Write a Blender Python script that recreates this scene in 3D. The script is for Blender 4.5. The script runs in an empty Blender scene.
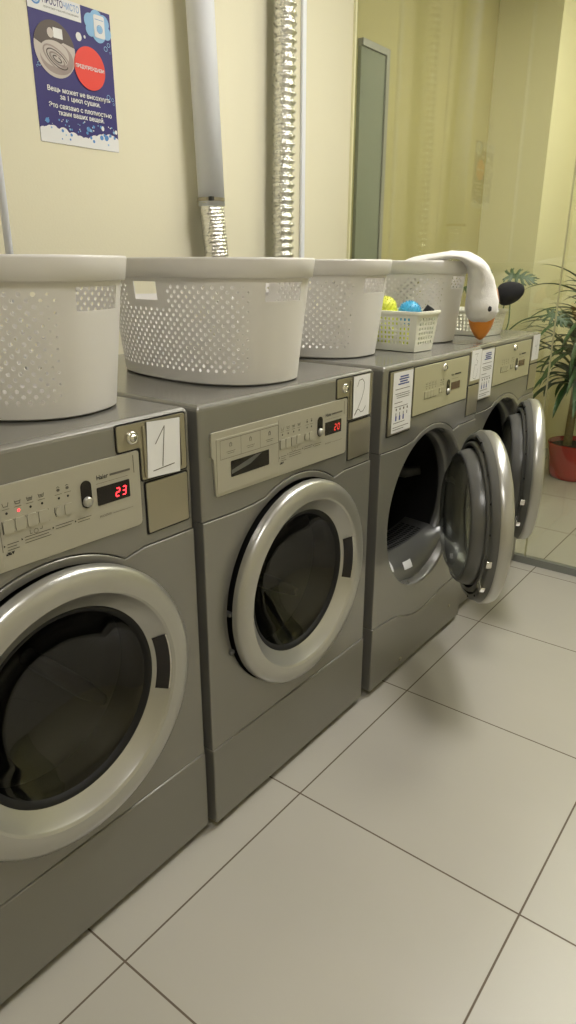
import bpy, bmesh, math, random
from mathutils import Vector, Matrix
from math import sin, cos, pi, radians
random.seed(7)
SC = bpy.context.scene
COL = SC.collection

CH = 3.05; YF = 4.4                                  # ceiling height, far wall
# ------------------------------------------------------------------ materials
def mat(name, color, rough=.5, metal=0., noise=None, bump=None, coat=0., sheen=0., emit=None, aniso=0., spec=.5):
    m = bpy.data.materials.new(name); m.use_nodes = True
    nt = m.node_tree; b = nt.nodes['Principled BSDF']
    b.inputs['Base Color'].default_value = (*color, 1)
    b.inputs['Roughness'].default_value = rough
    b.inputs['Metallic'].default_value = metal
    b.inputs['Coat Weight'].default_value = coat
    b.inputs['Coat Roughness'].default_value = .12
    b.inputs['Sheen Weight'].default_value = sheen
    b.inputs['Specular IOR Level'].default_value = spec
    tc = nt.nodes.new('ShaderNodeTexCoord')
    if noise:
        sc, amt = noise
        n = nt.nodes.new('ShaderNodeTexNoise'); n.inputs['Scale'].default_value = sc; n.inputs['Detail'].default_value = 4
        nt.links.new(tc.outputs['Object'], n.inputs['Vector'])
        mx = nt.nodes.new('ShaderNodeMixRGB'); mx.blend_type = 'MIX'
        mx.inputs[1].default_value = (*[c * (1 - amt) for c in color], 1)
        mx.inputs[2].default_value = (*[min(1, c * (1 + amt)) for c in color], 1)
        nt.links.new(n.outputs['Fac'], mx.inputs[0]); nt.links.new(mx.outputs[0], b.inputs['Base Color'])
    if bump:
        sc, st = bump
        n = nt.nodes.new('ShaderNodeTexNoise'); n.inputs['Scale'].default_value = sc; n.inputs['Detail'].default_value = 3
        nt.links.new(tc.outputs['Object'], n.inputs['Vector'])
        bp = nt.nodes.new('ShaderNodeBump'); bp.inputs['Strength'].default_value = st; bp.inputs['Distance'].default_value = .01
        nt.links.new(n.outputs['Fac'], bp.inputs['Height']); nt.links.new(bp.outputs['Normal'], b.inputs['Normal'])
    if emit:
        b.inputs['Emission Color'].default_value = (*emit[0], 1); b.inputs['Emission Strength'].default_value = emit[1]
    return m

def glass_mat(name, tint, f0=.04, rough=0., gain=.96):
    m = bpy.data.materials.new(name); m.use_nodes = True; nt = m.node_tree
    for n in list(nt.nodes): nt.nodes.remove(n)
    out = nt.nodes.new('ShaderNodeOutputMaterial'); tr = nt.nodes.new('ShaderNodeBsdfTransparent')
    gl = nt.nodes.new('ShaderNodeBsdfGlossy'); mx = nt.nodes.new('ShaderNodeMixShader')
    lw = nt.nodes.new('ShaderNodeLayerWeight'); lw.inputs['Blend'].default_value = .5
    pw = nt.nodes.new('ShaderNodeMath'); pw.operation = 'POWER'; pw.inputs[1].default_value = 5
    ma = nt.nodes.new('ShaderNodeMath'); ma.operation = 'MULTIPLY_ADD'; ma.inputs[1].default_value = gain; ma.inputs[2].default_value = f0
    tr.inputs['Color'].default_value = (*tint, 1); gl.inputs['Roughness'].default_value = rough
    nt.links.new(lw.outputs['Facing'], pw.inputs[0]); nt.links.new(pw.outputs[0], ma.inputs[0]); nt.links.new(ma.outputs[0], mx.inputs[0])
    nt.links.new(tr.outputs[0], mx.inputs[1]); nt.links.new(gl.outputs[0], mx.inputs[2]); nt.links.new(mx.outputs[0], out.inputs['Surface'])
    return m

def floor_mat():
    m = bpy.data.materials.new('floor_tiles'); m.use_nodes = True; nt = m.node_tree; b = nt.nodes['Principled BSDF']
    N = nt.nodes.new; L = nt.links.new
    tc = N('ShaderNodeTexCoord'); sx = N('ShaderNodeSeparateXYZ'); L(tc.outputs['Object'], sx.inputs[0])
    lines = []; cells = []
    for ax, off in (('X', .1082), ('Y', -.3556)):
        a = N('ShaderNodeMath'); a.operation = 'ADD'; a.inputs[1].default_value = 12 - off; L(sx.outputs[ax], a.inputs[0])
        d = N('ShaderNodeMath'); d.operation = 'DIVIDE'; d.inputs[1].default_value = .6; L(a.outputs[0], d.inputs[0])
        f = N('ShaderNodeMath'); f.operation = 'FRACT'; L(d.outputs[0], f.inputs[0])
        fl = N('ShaderNodeMath'); fl.operation = 'FLOOR'; L(d.outputs[0], fl.inputs[0]); cells.append(fl)
        s = N('ShaderNodeMath'); s.operation = 'SUBTRACT'; s.inputs[1].default_value = .5; L(f.outputs[0], s.inputs[0])
        ab = N('ShaderNodeMath'); ab.operation = 'ABSOLUTE'; L(s.outputs[0], ab.inputs[0])
        g = N('ShaderNodeMath'); g.operation = 'GREATER_THAN'; g.inputs[1].default_value = .5 - .0022 / .6; L(ab.outputs[0], g.inputs[0])
        lines.append(g)
    mxm = N('ShaderNodeMath'); mxm.operation = 'MAXIMUM'; L(lines[0].outputs[0], mxm.inputs[0]); L(lines[1].outputs[0], mxm.inputs[1])
    cb = N('ShaderNodeCombineXYZ'); L(cells[0].outputs[0], cb.inputs[0]); L(cells[1].outputs[0], cb.inputs[1])
    wn = N('ShaderNodeTexWhiteNoise'); L(cb.outputs[0], wn.inputs['Vector'])
    ns = N('ShaderNodeTexNoise'); ns.inputs['Scale'].default_value = 3.; ns.inputs['Detail'].default_value = 5; L(tc.outputs['Object'], ns.inputs['Vector'])
    ad = N('ShaderNodeMath'); ad.operation = 'MULTIPLY_ADD'; ad.inputs[1].default_value = .3; L(wn.outputs['Value'], ad.inputs[0]); L(ns.outputs['Fac'], ad.inputs[2])
    r = N('ShaderNodeMixRGB'); r.inputs[1].default_value = (.43, .41, .355, 1); r.inputs[2].default_value = (.48, .455, .395, 1); L(ad.outputs[0], r.inputs[0])
    mg = N('ShaderNodeMixRGB'); mg.inputs[2].default_value = (.13, .1, .07, 1); L(mxm.outputs[0], mg.inputs[0]); L(r.outputs[0], mg.inputs[1])
    L(mg.outputs[0], b.inputs['Base Color'])
    rr = N('ShaderNodeMath'); rr.operation = 'MULTIPLY_ADD'; rr.inputs[1].default_value = .5; rr.inputs[2].default_value = .3; L(mxm.outputs[0], rr.inputs[0])
    L(rr.outputs[0], b.inputs['Roughness'])
    iv = N('ShaderNodeMath'); iv.operation = 'SUBTRACT'; iv.inputs[0].default_value = 1; L(mxm.outputs[0], iv.inputs[1])
    bp = N('ShaderNodeBump'); bp.inputs['Strength'].default_value = .4; bp.inputs['Distance'].default_value = .002; L(iv.outputs[0], bp.inputs['Height']); L(bp.outputs[0], b.inputs['Normal'])
    return m

M = dict(
    grey=mat('graphite_enamel', (.245, .238, .215), .27, .42, noise=(2.2, .05), coat=.35),
    greyd=mat('dark_plinth_enamel', (.240, .232, .21), .3, .42),
    dark=mat('black_rubber', (.008, .008, .008), .55, spec=.3),
    darkplastic=mat('dark_grey_plastic', (.075, .073, .068), .35, .2),
    midplastic=mat('grey_plastic', (.15, .15, .143), .3, .35),
    silver=mat('satin_silver', (.45, .445, .415), .3, .7),
    chrome=mat('chrome', (.75, .74, .7), .12, 1.),
    steel=mat('brushed_steel', (.40, .37, .29), .3, .8),
    panel=mat('champagne_panel', (.44, .42, .34), .42, .25),
    panel2=mat('cream_panel', (.46, .44, .29), .45, .08),
    ink=mat('black_print', (.02, .02, .02), .6),
    inkg=mat('grey_print', (.12, .11, .09), .6),
    inkb=mat('blue_print', (.05, .08, .28), .6),
    reddim=mat('dim_red_led', (.5, .02, .02), .4, emit=((1, .06, .04), 1.1)),
    black=mat('black_display', (.008, .006, .006), .12),
    brown=mat('brown_display', (.09, .05, .03), .2),
    red=mat('red_led', (.8, .02, .02), .4, emit=((1, .03, .04), 5.)),
    cavity=mat('shaded_drum_metal', (.035, .034, .032), .45, .5),  # drum metal with the shade of the inside put into its colour
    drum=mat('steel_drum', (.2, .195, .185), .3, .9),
    paper=mat('white_paper', (.80, .80, .80), .7),
    basket=mat('white_basket_plastic', (.74, .72, .69), .42),
    basket2=mat('ivory_basket_plastic', (.84, .84, .73), .42),
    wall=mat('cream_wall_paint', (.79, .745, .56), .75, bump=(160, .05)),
    wally=mat('yellow_wall_shaded', (.45, .405, .18), .75, bump=(160, .05)),  # yellow wall, colour darkened to imitate light only grazing it
    wallb=mat('yellow_wall_lit', (.86, .82, .55), .75, bump=(160, .05)),  # wall colour lightened to imitate the stronger light at the back
    wallp=mat('pillar_wall_lit', (.80, .76, .50), .75, bump=(160, .05)),  # wall colour lightened to imitate light falling straight on the pillar
    ceil=mat('white_ceiling', (.82, .8, .76), .9),
    pvc=mat('white_pvc', (.80, .82, .88), .35),
    foil=mat('crumpled_foil', (.92, .92, .90), .17, 1., bump=(70, .9)),
    frame=mat('grey_aluminium', (.28, .29, .27), .4, .5),
    doorg=mat('grey_green_door', (.17, .20, .145), .6),
    edge=mat('pale_edge_strip', (.80, .77, .50), .4),
    joint=mat('glass_joint', (.42, .40, .24), .4),
    yball=mat('yellow_rubber', (.76, .80, .10), .5),
    bball=mat('blue_rubber', (.06, .40, .66), .4),
    fur=mat('white_plush', (.83, .81, .78), .95, bump=(220, .35), sheen=.5),
    orange=mat('orange_felt', (.85, .30, .03), .85, bump=(200, .3), sheen=.3),
    skin=mat('tan_fabric', (.66, .40, .26), .85),
    blackfur=mat('black_plush', (.012, .012, .013), .95, bump=(300, .6)),
    potred=mat('red_glazed_pot', (.42, .02, .015), .25, coat=.4),
    soil=mat('potting_soil', (.04, .027, .018), .95, bump=(60, .8)),
    leaf=mat('dark_green_leaf', (.022, .07, .016), .45, noise=(9, .35)),
    leaf2=mat('mid_green_leaf', (.045, .11, .03), .45, noise=(9, .3)),
    trunk=mat('ringed_trunk', (.30, .24, .12), .85, noise=(60, .5), bump=(60, .8)),
    clay=mat('terracotta', (.30, .13, .07), .8),
    navy=mat('poster_navy', (.028, .020, .16), .55),
    cyan=mat('poster_sky', (.26, .48, .74), .55),
    lblue=mat('poster_light_blue', (.10, .27, .60), .55),
    pink=mat('poster_red', (.80, .055, .035), .55),
    taupe=mat('poster_taupe', (.36, .29, .27), .55),
    taupe2=mat('poster_beige', (.56, .50, .46), .55),
    taupe3=mat('poster_brown', (.10, .075, .065), .55),
    lamp=mat('lamp_diffuser', (.9, .9, .9), .5, emit=((1., .97, .94), 35.)),
    lamp2=mat('lamp_diffuser_second', (.9, .9, .9), .5, emit=((1., .97, .94), 19.)),
    lamp3=mat('lamp_diffuser_far', (.9, .9, .9), .5, emit=((1., .97, .92), 30.)),
    lamp4=mat('lamp_fill_back_wall', (.9, .9, .9), .5, emit=((1., .97, .92), 20.)),  # glow of the added light for the back wall
    cable=mat('white_cable', (.62, .62, .58), .5),
    tiles=floor_mat(),
    glass=glass_mat('partition_glass', (.91, .92, .86), .08),
    dglass=glass_mat('smoked_door_glass', (.55, .55, .52), .05),
    cglass=glass_mat('clear_bowl_glass', (.78, .80, .78), .09),
    wglass=glass_mat('washer_bowl_glass', (.30, .30, .29), .06),
)

# ------------------------------------------------------------------ mesh building
class MB:
    def __init__(s): s.v = []; s.f = []; s.m = []; s.s = []; s.mats = []
    def mi(s, m):
        if m not in s.mats: s.mats.append(m)
        return s.mats.index(m)
    def add(s, vs, fs, m, smooth=False, T=None):
        o = len(s.v); k = s.mi(m)
        s.v += [tuple(T @ Vector(p)) if T else tuple(p) for p in vs]
        for f in fs: s.f.append([o + i for i in f]); s.m.append(k); s.s.append(smooth)
        return s
    def box(s, x0, x1, y0, y1, z0, z1, m, T=None):
        v = [(x, y, z) for x in (x0, x1) for y in (y0, y1) for z in (z0, z1)]
        return s.add(v, [(0, 1, 3, 2), (4, 6, 7, 5), (0, 4, 5, 1), (2, 3, 7, 6), (0, 2, 6, 4), (1, 5, 7, 3)], m, False, T)
    def prism(s, poly, x0, x1, m, T=None):           # poly in (y,z), CCW seen from +X
        n = len(poly)
        v = [(x0, *p) for p in poly] + [(x1, *p) for p in poly]
        f = [tuple(range(n - 1, -1, -1)), tuple(range(n, 2 * n))] + [(i, (i + 1) % n, n + (i + 1) % n, n + i) for i in range(n)]
        return s.add(v, f, m, False, T)
    def lathe(s, prof, c=(0, 0), n=72, m=None, closed=False, T=None, a0=0., a1=2 * pi, smooth=True):   # axis X, prof [(x,r)]
        full = abs(a1 - a0 - 2 * pi) < 1e-6
        k = n if full else n + 1; v = []; f = []
        for j in range(k):
            a = a0 + (a1 - a0) * j / n
            for x, r in prof: v.append((x, c[0] + r * cos(a), c[1] + r * sin(a)))
        P = len(prof)
        for j in range(n):
            j2 = (j + 1) % k
            for i in range(P if closed else P - 1):
                i2 = (i + 1) % P
                f.append((j * P + i, j * P + i2, j2 * P + i2, j2 * P + i))
        return s.add(v, f, m, smooth, T)
    def lathez(s, prof, c=(0, 0), n=32, m=None, smooth=True):     # axis Z, prof [(z,r)]
        v = []; f = []; P = len(prof)
        for j in range(n):
            a = 2 * pi * j / n
            for z, r in prof: v.append((c[0] + r * cos(a), c[1] + r * sin(a), z))
        for j in range(n):
            j2 = (j + 1) % n
            for i in range(P - 1): f.append((j * P + i, j2 * P + i, j2 * P + i + 1, j * P + i + 1))
        return s.add(v, f, m, smooth)
    def tube(s, path, rad, m, n=12, cap=True, flat=1., smooth=True, up=Vector((0, 0, 1))):
        path = [Vector(p) for p in path]
        if not hasattr(rad, '__len__'): rad = [rad] * len(path)
        v = []; f = []; prev = None
        for i, p in enumerate(path):
            t = (path[min(i + 1, len(path) - 1)] - path[max(i - 1, 0)]).normalized()
            if prev is None:
                a = t.cross(up)
                if a.length < 1e-3: a = t.cross(Vector((0, 1, 0)))
                a.normalize()
            else: a = (prev - t * prev.dot(t)).normalized()
            prev = a; b = t.cross(a)
            for j in range(n):
                q = 2 * pi * j / n
                v.append(p + a * cos(q) * rad[i] + b * sin(q) * rad[i] * (flat[i] if hasattr(flat, '__len__') else flat))
        for i in range(len(path) - 1):
            for j in range(n): f.append((i * n + j, i * n + (j + 1) % n, (i + 1) * n + (j + 1) % n, (i + 1) * n + j))
        if cap: f.append(tuple(range(n - 1, -1, -1))); f.append(tuple(range((len(path) - 1) * n, len(path) * n)))
        return s.add(v, f, m, smooth)
    def disc(s, x, y, z, ry, rz, m, n=40):
        s.dk = getattr(s, 'dk', 0) + 1; x += .00003 * (s.dk % 12)
        return s.add([(x, y + ry * cos(2 * pi * i / n), z + rz * sin(2 * pi * i / n)) for i in range(n)], [tuple(range(n))], m)
    def rect(s, x, y0, y1, z0, z1, m):
        return s.add([(x, y0, z0), (x, y1, z0), (x, y1, z1), (x, y0, z1)], [(0, 1, 2, 3)], m)
    def stroke(s, x, pts, w, m):                     # thin raised pen line on an X plane
        for a, b in zip(pts[:-1], pts[1:]):
            d = Vector((b[0] - a[0], b[1] - a[1]));
            if d.length < 1e-6: continue
            nn = Vector((-d.y, d.x)).normalized() * w / 2; e = d.normalized() * w * .3
            a_ = Vector(a) - e; b_ = Vector(b) + e
            s.add([(x, *(a_ - nn)), (x, *(b_ - nn)), (x, *(b_ + nn)), (x, *(a_ + nn))], [(0, 1, 2, 3)], m)
        return s
    def text(s, body, x, y, z, size, m, align='LEFT', slant=0., width=None, bold=0.):
        c = bpy.data.curves.new('t', 'FONT'); c.body = body; c.offset = bold; c.size = size; c.align_x = align; c.shear = slant; c.resolution_u = 2
        o = bpy.data.objects.new('t', c); COL.objects.link(o)
        bpy.context.view_layer.update()
        me = bpy.data.meshes.new_from_object(o.evaluated_get(bpy.context.evaluated_depsgraph_get()))
        xs = [p.co.x for p in me.vertices]; kx = width / (max(xs) - min(xs)) if width else 1.
        s.add([(x, y + p.co.x * kx, z + p.co.y) for p in me.vertices], [tuple(q.vertices) for q in me.polygons], m)
        bpy.data.objects.remove(o); bpy.data.meshes.remove(me); bpy.data.curves.remove(c)
        return s
    def build(s, name, parent=None, bevel=0., seg=2, loc=None, weld=False, angle=40):
        me = bpy.data.meshes.new(name); me.from_pydata(s.v, [], s.f)
        for m in s.mats: me.materials.append(m)
        me.polygons.foreach_set('material_index', s.m); me.polygons.foreach_set('use_smooth', s.s)
        me.update()
        if weld:
            bm = bmesh.new(); bm.from_mesh(me); bmesh.ops.remove_doubles(bm, verts=bm.verts, dist=1e-5); bm.to_mesh(me); bm.free()
        o = bpy.data.objects.new(name, me); COL.objects.link(o)
        if parent: o.parent = parent
        if loc: o.location = loc
        if bevel:
            b = o.modifiers.new('bevel', 'BEVEL'); b.width = bevel; b.segments = seg; b.limit_method = 'ANGLE'; b.angle_limit = radians(angle); b.harden_normals = False
        return o

def thing(name, label, cat, loc=(0, 0, 0), rz=0, group=None):
    o = bpy.data.objects.new(name, None); COL.objects.link(o); o.location = loc; o.rotation_euler = (0, 0, rz); o.empty_display_size = .1
    o['label'] = label; o['category'] = cat
    if group: o['group'] = group
    return o
def tag(o, label, cat, group=None):
    o['label'] = label; o['category'] = cat
    if group: o['group'] = group
    return o
def struct(o): o['kind'] = 'structure'; return o

def rrect(y0, y1, z0, z1, r, n=5):
    pts = []
    for cy, cz, a in ((y1 - r, z1 - r, 0), (y0 + r, z1 - r, 90), (y0 + r, z0 + r, 180), (y1 - r, z0 + r, 270)):
        for i in range(n + 1):
            q = radians(a + 90 * i / n); pts.append((cy + r * cos(q), cz + r * sin(q)))
    return pts
def rpoly(pts, r, n=4):                              # round the corners of a polygon
    out = []; k = len(pts)
    for i in range(k):
        p = Vector(pts[i]); a = (Vector(pts[i - 1]) - p); b = (Vector(pts[(i + 1) % k]) - p)
        rr = min(r, a.length / 2, b.length / 2); p0 = p + a.normalized() * rr; p1 = p + b.normalized() * rr
        for j in range(n + 1):
            t = j / n; out.append(tuple(p0 * (1 - t) ** 2 + p * 2 * t * (1 - t) + p1 * t * t))
    return out

# ------------------------------------------------------------------ measures (metres)
W = .6811; H = 1.0747; DEP = .80
CY, CZ = .335, .570                                  # door centre on the machine front
WX = -1.0085                                         # left wall
GY = 2.1275                                          # glass partition

def seam_top(d=0.):                                  # left to right
    R = .288 + d; pts = [(0, .825 + d), (.11, .822 + d)]
    arc = [(CY + R * cos(radians(a)), CZ + R * sin(radians(a))) for a in range(116, 53, -4)]
    return pts + [(.165, .824 + d)] + arc + [(.545, .818 + d), (.60, .817 + d), (W, .817 + d)]
def seam_low_washer(d=0.): return [(0, .24 + d), (W, .24 + d)]
def seam_low_dryer(d=0.):
    pts = [(0, .25), (.14, .238), (.165, .231), (.195, .218), (.235, .203), (.285, .191), (.335, .187), (.385, .189), (.43, .195), (.48, .206), (.53, .211), (.58, .212), (W, .212)]
    return [(a, b + d) for a, b in pts]

def T_child(T, nm): return [o for o in bpy.data.objects if o.parent == T and o.name.split('.')[0] == nm][0]
def shell(T, kind):
    # upper housing: control strip, top and sides in one piece
    top = seam_top(.0008)
    poly = top + [(W, H), (0, H)]
    MB().prism(poly, -DEP, 0, M['grey']).build('upper_housing', T)
    uh = T_child(T, 'upper_housing'); me = uh.data; at = me.attributes.new('bevel_weight_edge', 'FLOAT', 'EDGE')
    for e in me.edges:
        a, b = (me.vertices[i].co for i in e.vertices)
        outer_ = (a.z > H - .001 and b.z > H - .001) or (abs(a.y - b.y) < 1e-5 and (a.y < 1e-4 or a.y > W - 1e-4) and a.x > -1e-4 and b.x > -1e-4)
        seam_ = a.x > -1e-4 and b.x > -1e-4
        at.data[e.index].value = 1. if outer_ else (.16 if seam_ else 0.)
    bv = uh.modifiers.new('bevel', 'BEVEL'); bv.width = .012; bv.segments = 4; bv.limit_method = 'WEIGHT'
    # front panel with its round opening
    low = (seam_low_washer if kind == 'w' else seam_low_dryer)
    outer = low(.0006) + list(reversed(seam_top(-.0008)))
    R = .272; n = 96
    hole = [(CY + R * cos(2 * pi * i / n), CZ + R * sin(2 * pi * i / n)) for i in range(n)]
    bm = bmesh.new()
    def loop(P): 
        vs = [bm.verts.new((.002, *p)) for p in P]
        return vs, [bm.edges.new((vs[i], vs[(i + 1) % len(vs)])) for i in range(len(vs))]
    vo, eo = loop(outer); vh, eh = loop(hole)
    bmesh.ops.triangle_fill(bm, edges=eo + eh, use_beauty=True)
    for f in bm.faces:
        f.normal_update()
        if f.normal.x < 0: f.normal_flip()
    vb = [bm.verts.new((-DEP, *p)) for p in outer]; k = len(outer)
    for i in range(k): bm.faces.new((vo[i], vb[i], vb[(i + 1) % k], vo[(i + 1) % k]))
    bm.faces.new(list(reversed(vb)))
    # rounded lip into the opening
    prof = [(.000, .270), (-.006, .268), (-.03, .266)] if kind == 'w' else [(-.001, .269), (-.008, .266), (-.03, .262)]
    prev = vh
    for x, r in prof:
        cur = [bm.verts.new((x, CY + r * cos(2 * pi * i / n), CZ + r * sin(2 * pi * i / n))) for i in range(n)]
        for i in range(n):
            f = bm.faces.new((prev[i], prev[(i + 1) % n], cur[(i + 1) % n], cur[i])); f.smooth = True
        prev = cur
    bmesh.ops.recalc_face_normals(bm, faces=[f for f in bm.faces if len(f.verts) == 4 and not f.smooth])
    bm.verts.index_update(); outer_pairs = {tuple(sorted((vo[i].index, vo[(i + 1) % k].index))) for i in range(k)}
    me = bpy.data.meshes.new('front_panel'); bm.to_mesh(me); bm.free(); me.materials.append(M['grey'])
    o = bpy.data.objects.new('front_panel', me); COL.objects.link(o); o.parent = T
    at = me.attributes.new('bevel_weight_edge', 'FLOAT', 'EDGE')
    for e in me.edges:
        a, b = (me.vertices[i].co for i in e.vertices)
        if a.x > -1e-4 and b.x > -1e-4:
            if tuple(sorted(e.vertices)) in outer_pairs and max(a.z, b.z) > .5: at.data[e.index].value = 1.
    bv = o.modifiers.new('bevel', 'BEVEL'); bv.width = .0028; bv.segments = 3; bv.limit_method = 'WEIGHT'
    # kick panel
    o = MB().prism([(0, .022), (W, .022)] + list(reversed(low(-.0006))), -DEP, .0055, M['greyd']).build('kick_panel', T, bevel=.0035, seg=3)
    for y in (.06, W - .06):
        for x in (-.06, -DEP + .06):
            MB().lathez([(0, 0), (0, .02), (.012, .02), (.016, .012), (.03, .012)], (x, y), 20, M['dark']).build('foot', T)

def seg7(mb, x, y, z, h, ch, m):
    w = h * .5; t = h * .13; sl = .12
    S = {'a': ((0, h), (w, h)), 'b': ((w, h), (w, h / 2)), 'c': ((w, h / 2), (w, 0)), 'd': ((0, 0), (w, 0)), 'e': ((0, 0), (0, h / 2)), 'f': ((0, h / 2), (0, h)), 'g': ((0, h / 2), (w, h / 2))}
    D = {'2': 'abged', '3': 'abgcd', '0': 'abcdef', '8': 'abcdefg'}
    for k in D[ch]:
        a, b = S[k]; d = Vector(b) - Vector(a); e = d.normalized() * t * .6
        a = Vector(a) + e; b = Vector(b) - e
        mb.stroke(x, [(y + a.x + a.y * sl, z + a.y), (y + b.x + b.y * sl, z + b.y)], t, m)

def lock(T, y, z, x=.004):
    k = MB(); k.lathe([(x - .004, .0125), (x + .004, .0125), (x + .006, .010), (x + .006, .008), (x + .003, .008), (x + .003, .006), (x + .009, .006), (x + .009, 0)], (y, z), 24, M['chrome'])
    k.box(x + .009, x + .0095, y - .0012, y + .0012, z - .004, z + .004, M['ink'])
    k.build('lock', T)

def power_button(P, y, z, x):
    k = MB(); r = .011; h = .025
    k.prism(rrect(y - r, y + r, z - h, z + h, .0108, 6), x, x + .0015, M['black']).build('power_switch', P)
    k = MB(); k.lathe([(x + .0015, .0095), (x + .006, .0090), (x + .008, .006), (x + .0085, 0)], (y, z - .0135), 24, M['silver']); k.build('power_button', P)

def door_ring_profile(): return [(.016, .2695), (.028, .2693), (.036, .266), (.0415, .258), (.044, .245), (.0442, .233), (.0428, .2245), (.0428, .2243), (.0395, .2225), (.0395, .2222), (.036, .219), (.035, .2185), (.012, .1905), (.010, .188)]

def handle_pocket(P, c, x0=0.):
    # long dark finger slot on the sloping inner rim
    k = MB(); a = radians(17)
    pr = [(x0 + .0475, .2125), (x0 + .0465, .2130), (x0 + .0300, .1945), (x0 + .0310, .1940)]
    k.lathe([(x0 + .0348, .2168), (x0 + .0175, .1955)], c, 16, M['black'], a0=-a, a1=a)
    k.lathe([(x0 + .0352, .2180), (x0 + .0372, .2182), (x0 + .0348, .2168)], c, 16, M['chrome'], a0=-a, a1=a)
    k.build('handle', P)

def washer(loc, label, digits, led, note):
    T = thing('washing_machine', label, 'washing machine', loc, group='front-loading washing machines in the row')
    shell(T, 'w')
    # ---- control fascia
    pl = rpoly([(.545, 1.014), (.030, 1.014), (.030, .962), (.036, .958), (.041, .873), (.535, .868), (.543, .872)], .006)
    F = MB().prism(pl, -.002, .004, M['panel']).build('control_panel', T, bevel=.0015)
    k = MB(); x = .0046
    for i in range(4):                               # programme buttons, leds, icons
        y0 = .2595 + i * .0215
        k.prism(rrect(y0, y0 + .0185, .934, .956, .003, 3), .004, .0062, M['panel'])
        k.rect(x, y0 + .0185, y0 + .0195, .934, .956, M['inkg'])
        k.disc(x, y0 + .009, .9675, .0022, .0022, M['red'] if i == led else M['ink'], 12)
        k.rect(x, y0 + .002, y0 + .015, .974, .9748, M['inkg'])
        yy = y0 + .0035
        k.stroke(x, [(yy, .985), (yy + .0015, .979), (yy + .009, .979), (yy + .0105, .985)], .0008, M['ink'])
        if i: k.stroke(x, [(yy + .0015, .983), (yy + .009, .983)], .0008, M['ink'])
        if i > 1: k.stroke(x, [(yy + .003, .981), (yy + .0075, .981)], .0008, M['ink'])
    k.stroke(x, [(.2585, .9555), (.2585, .934)], .0012, M['ink'])
    for i in range(2):
        y0 = .3565 + i * .018
        k.prism(rrect(y0, y0 + .0165, .935, .954, .008 if i == 0 else .003, 4), .004, .0060, M['panel'])
        k.disc(x, y0 + .009, .9675, .0022, .0022, M['ink'], 12)
        k.rect(x, y0 + .002, y0 + .016, .974, .9748, M['inkg'])
        k.disc(x, y0 + .009, .982, .0035, .0028, M['inkg'], 8)
        k.stroke(x, [(y0 + .006, .986), (y0 + .009, .988), (y0 + .012, .986)], .0008, M['ink'])
    k.stroke(x, [(.3555, .953), (.3545, .945), (.3565, .937)], .0012, M['ink'])
    k.build('button_row', F)
    k = MB()
    k.lathe([(x, .0035), (x, .0043)], (.316, .924), 16, M['inkg'], smooth=False)
    k.stroke(x, [(.305, .928), (.305, .922), (.309, .922)], .0009, M['inkg']); k.stroke(x, [(.328, .929), (.328, .925), (.324, .925)], .0009, M['inkg'])
    for y0, y1, z in ((.262, .283, .914), (.294, .343, .917), (.353, .389, .919), (.398, .427, .9175)):
        k.add([(x, y0 - .006, z - .0022), (x, y0 - .003, z), (x, y0 - .006, z + .0022)], [(0, 1, 2)], M['ink'])
        for j in range(3 if y0 < .35 else 2): k.rect(x, y0, y1 - .004 * (j % 2), z - .005 * j + .001, z - .005 * j + .0022, M['inkg'])
    k.text('\u25bc\u25bc', x, .26, .897, .007, M['ink']); k.rect(x, .258, .262, .897, .9, M['ink']); k.rect(x, .264, .268, .897, .9, M['ink'])
    k.build('print', F); k = MB(); k.text('Haier', x, .4445, .9800, .0122, M['ink'], bold=.0002, width=.0255)
    k.rect(x, .474, .521, .9815, .9855, M['inkg']); k.build('brand_mark', F); k = MB()
    k.rect(x, .443, .515, .9725, .9731, M['inkg'])
    k.text('PHOENIX', x, .445, .9085, .0062, M['inkg']); k.rect(x, .475, .522, .9095, .9101, M['inkg'])
    k.build('model_line', F); k = MB()
    # lines of the washer fascia
    k.stroke(x, [(.2535, 1.004), (.2535, .905)], .0010, M['inkg'])
    k.stroke(x, [(.530, 1.008), (.530, .975)], .0016, M['inkg'])
    k.stroke(x, [(.050, .886), (.180, .888), (.200, .902), (.235, .906)], .0009, M['inkg'])
    k.build('outline_print', F)
    power_button(F, .421, .960, .004)
    d = MB().prism(rrect(.4435, .5175, .9315, .9655, .002, 3), .004, .0048, M['black']).build('display', F)
    k = MB(); rm = M['red'] if led < 4 else M['reddim']; seg7(k, .0051, .4845, .9395, .0150, digits[0], rm); seg7(k, .0051, .4995, .9395, .0150, digits[1], rm); k.build('digits', F)
    if True:
        # detergent drawer face with tilted window
        D = MB(); o = rrect(.044, .2525, .879, .999, .003, 3)
        D.prism(o, .0035, .0052, M['panel']); D = D.build('detergent_drawer', T, bevel=.0008)
        k = MB(); xx = .0056
        for a, b in (((.055, .994), (.251, .994)), ((.055, .953), (.251, .953)), ((.055, .953), (.055, .994)), ((.251, .953), (.251, .994)), ((.121, .953), (.121, .994)), ((.186, .953), (.186, .994))):
            k.stroke(xx, [a, b], .0009, M['inkg'])
        for i, c in enumerate((.088, .153, .219)):
            k.lathe([(xx, .0035), (xx, .0045)], (c, .981), 16, M['inkg'], smooth=False)
            k.stroke(xx, [(c - .004, .976), (c, .986), (c + .004, .976)], .0008, M['inkg'])
            k.rect(xx, c - .014, c + .014, .966, .967, M['inkg']); k.rect(xx, c - .011, c + .011, .962, .963, M['inkg'])
        k.build('drawer_icons', D)
        k = MB(); k.prism(rrect(.087, .217, .908, .944, .002, 3), .0045, .0058, M['black'])
        k.add([(.0062, .089, .915), (.0062, .089, .924), (.0062, .17, .942), (.0062, .19, .942), (.0062, .15, .925)], [(0, 4, 3, 2, 1)], M['midplastic'])
        k.build('drawer_window', D)
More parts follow.
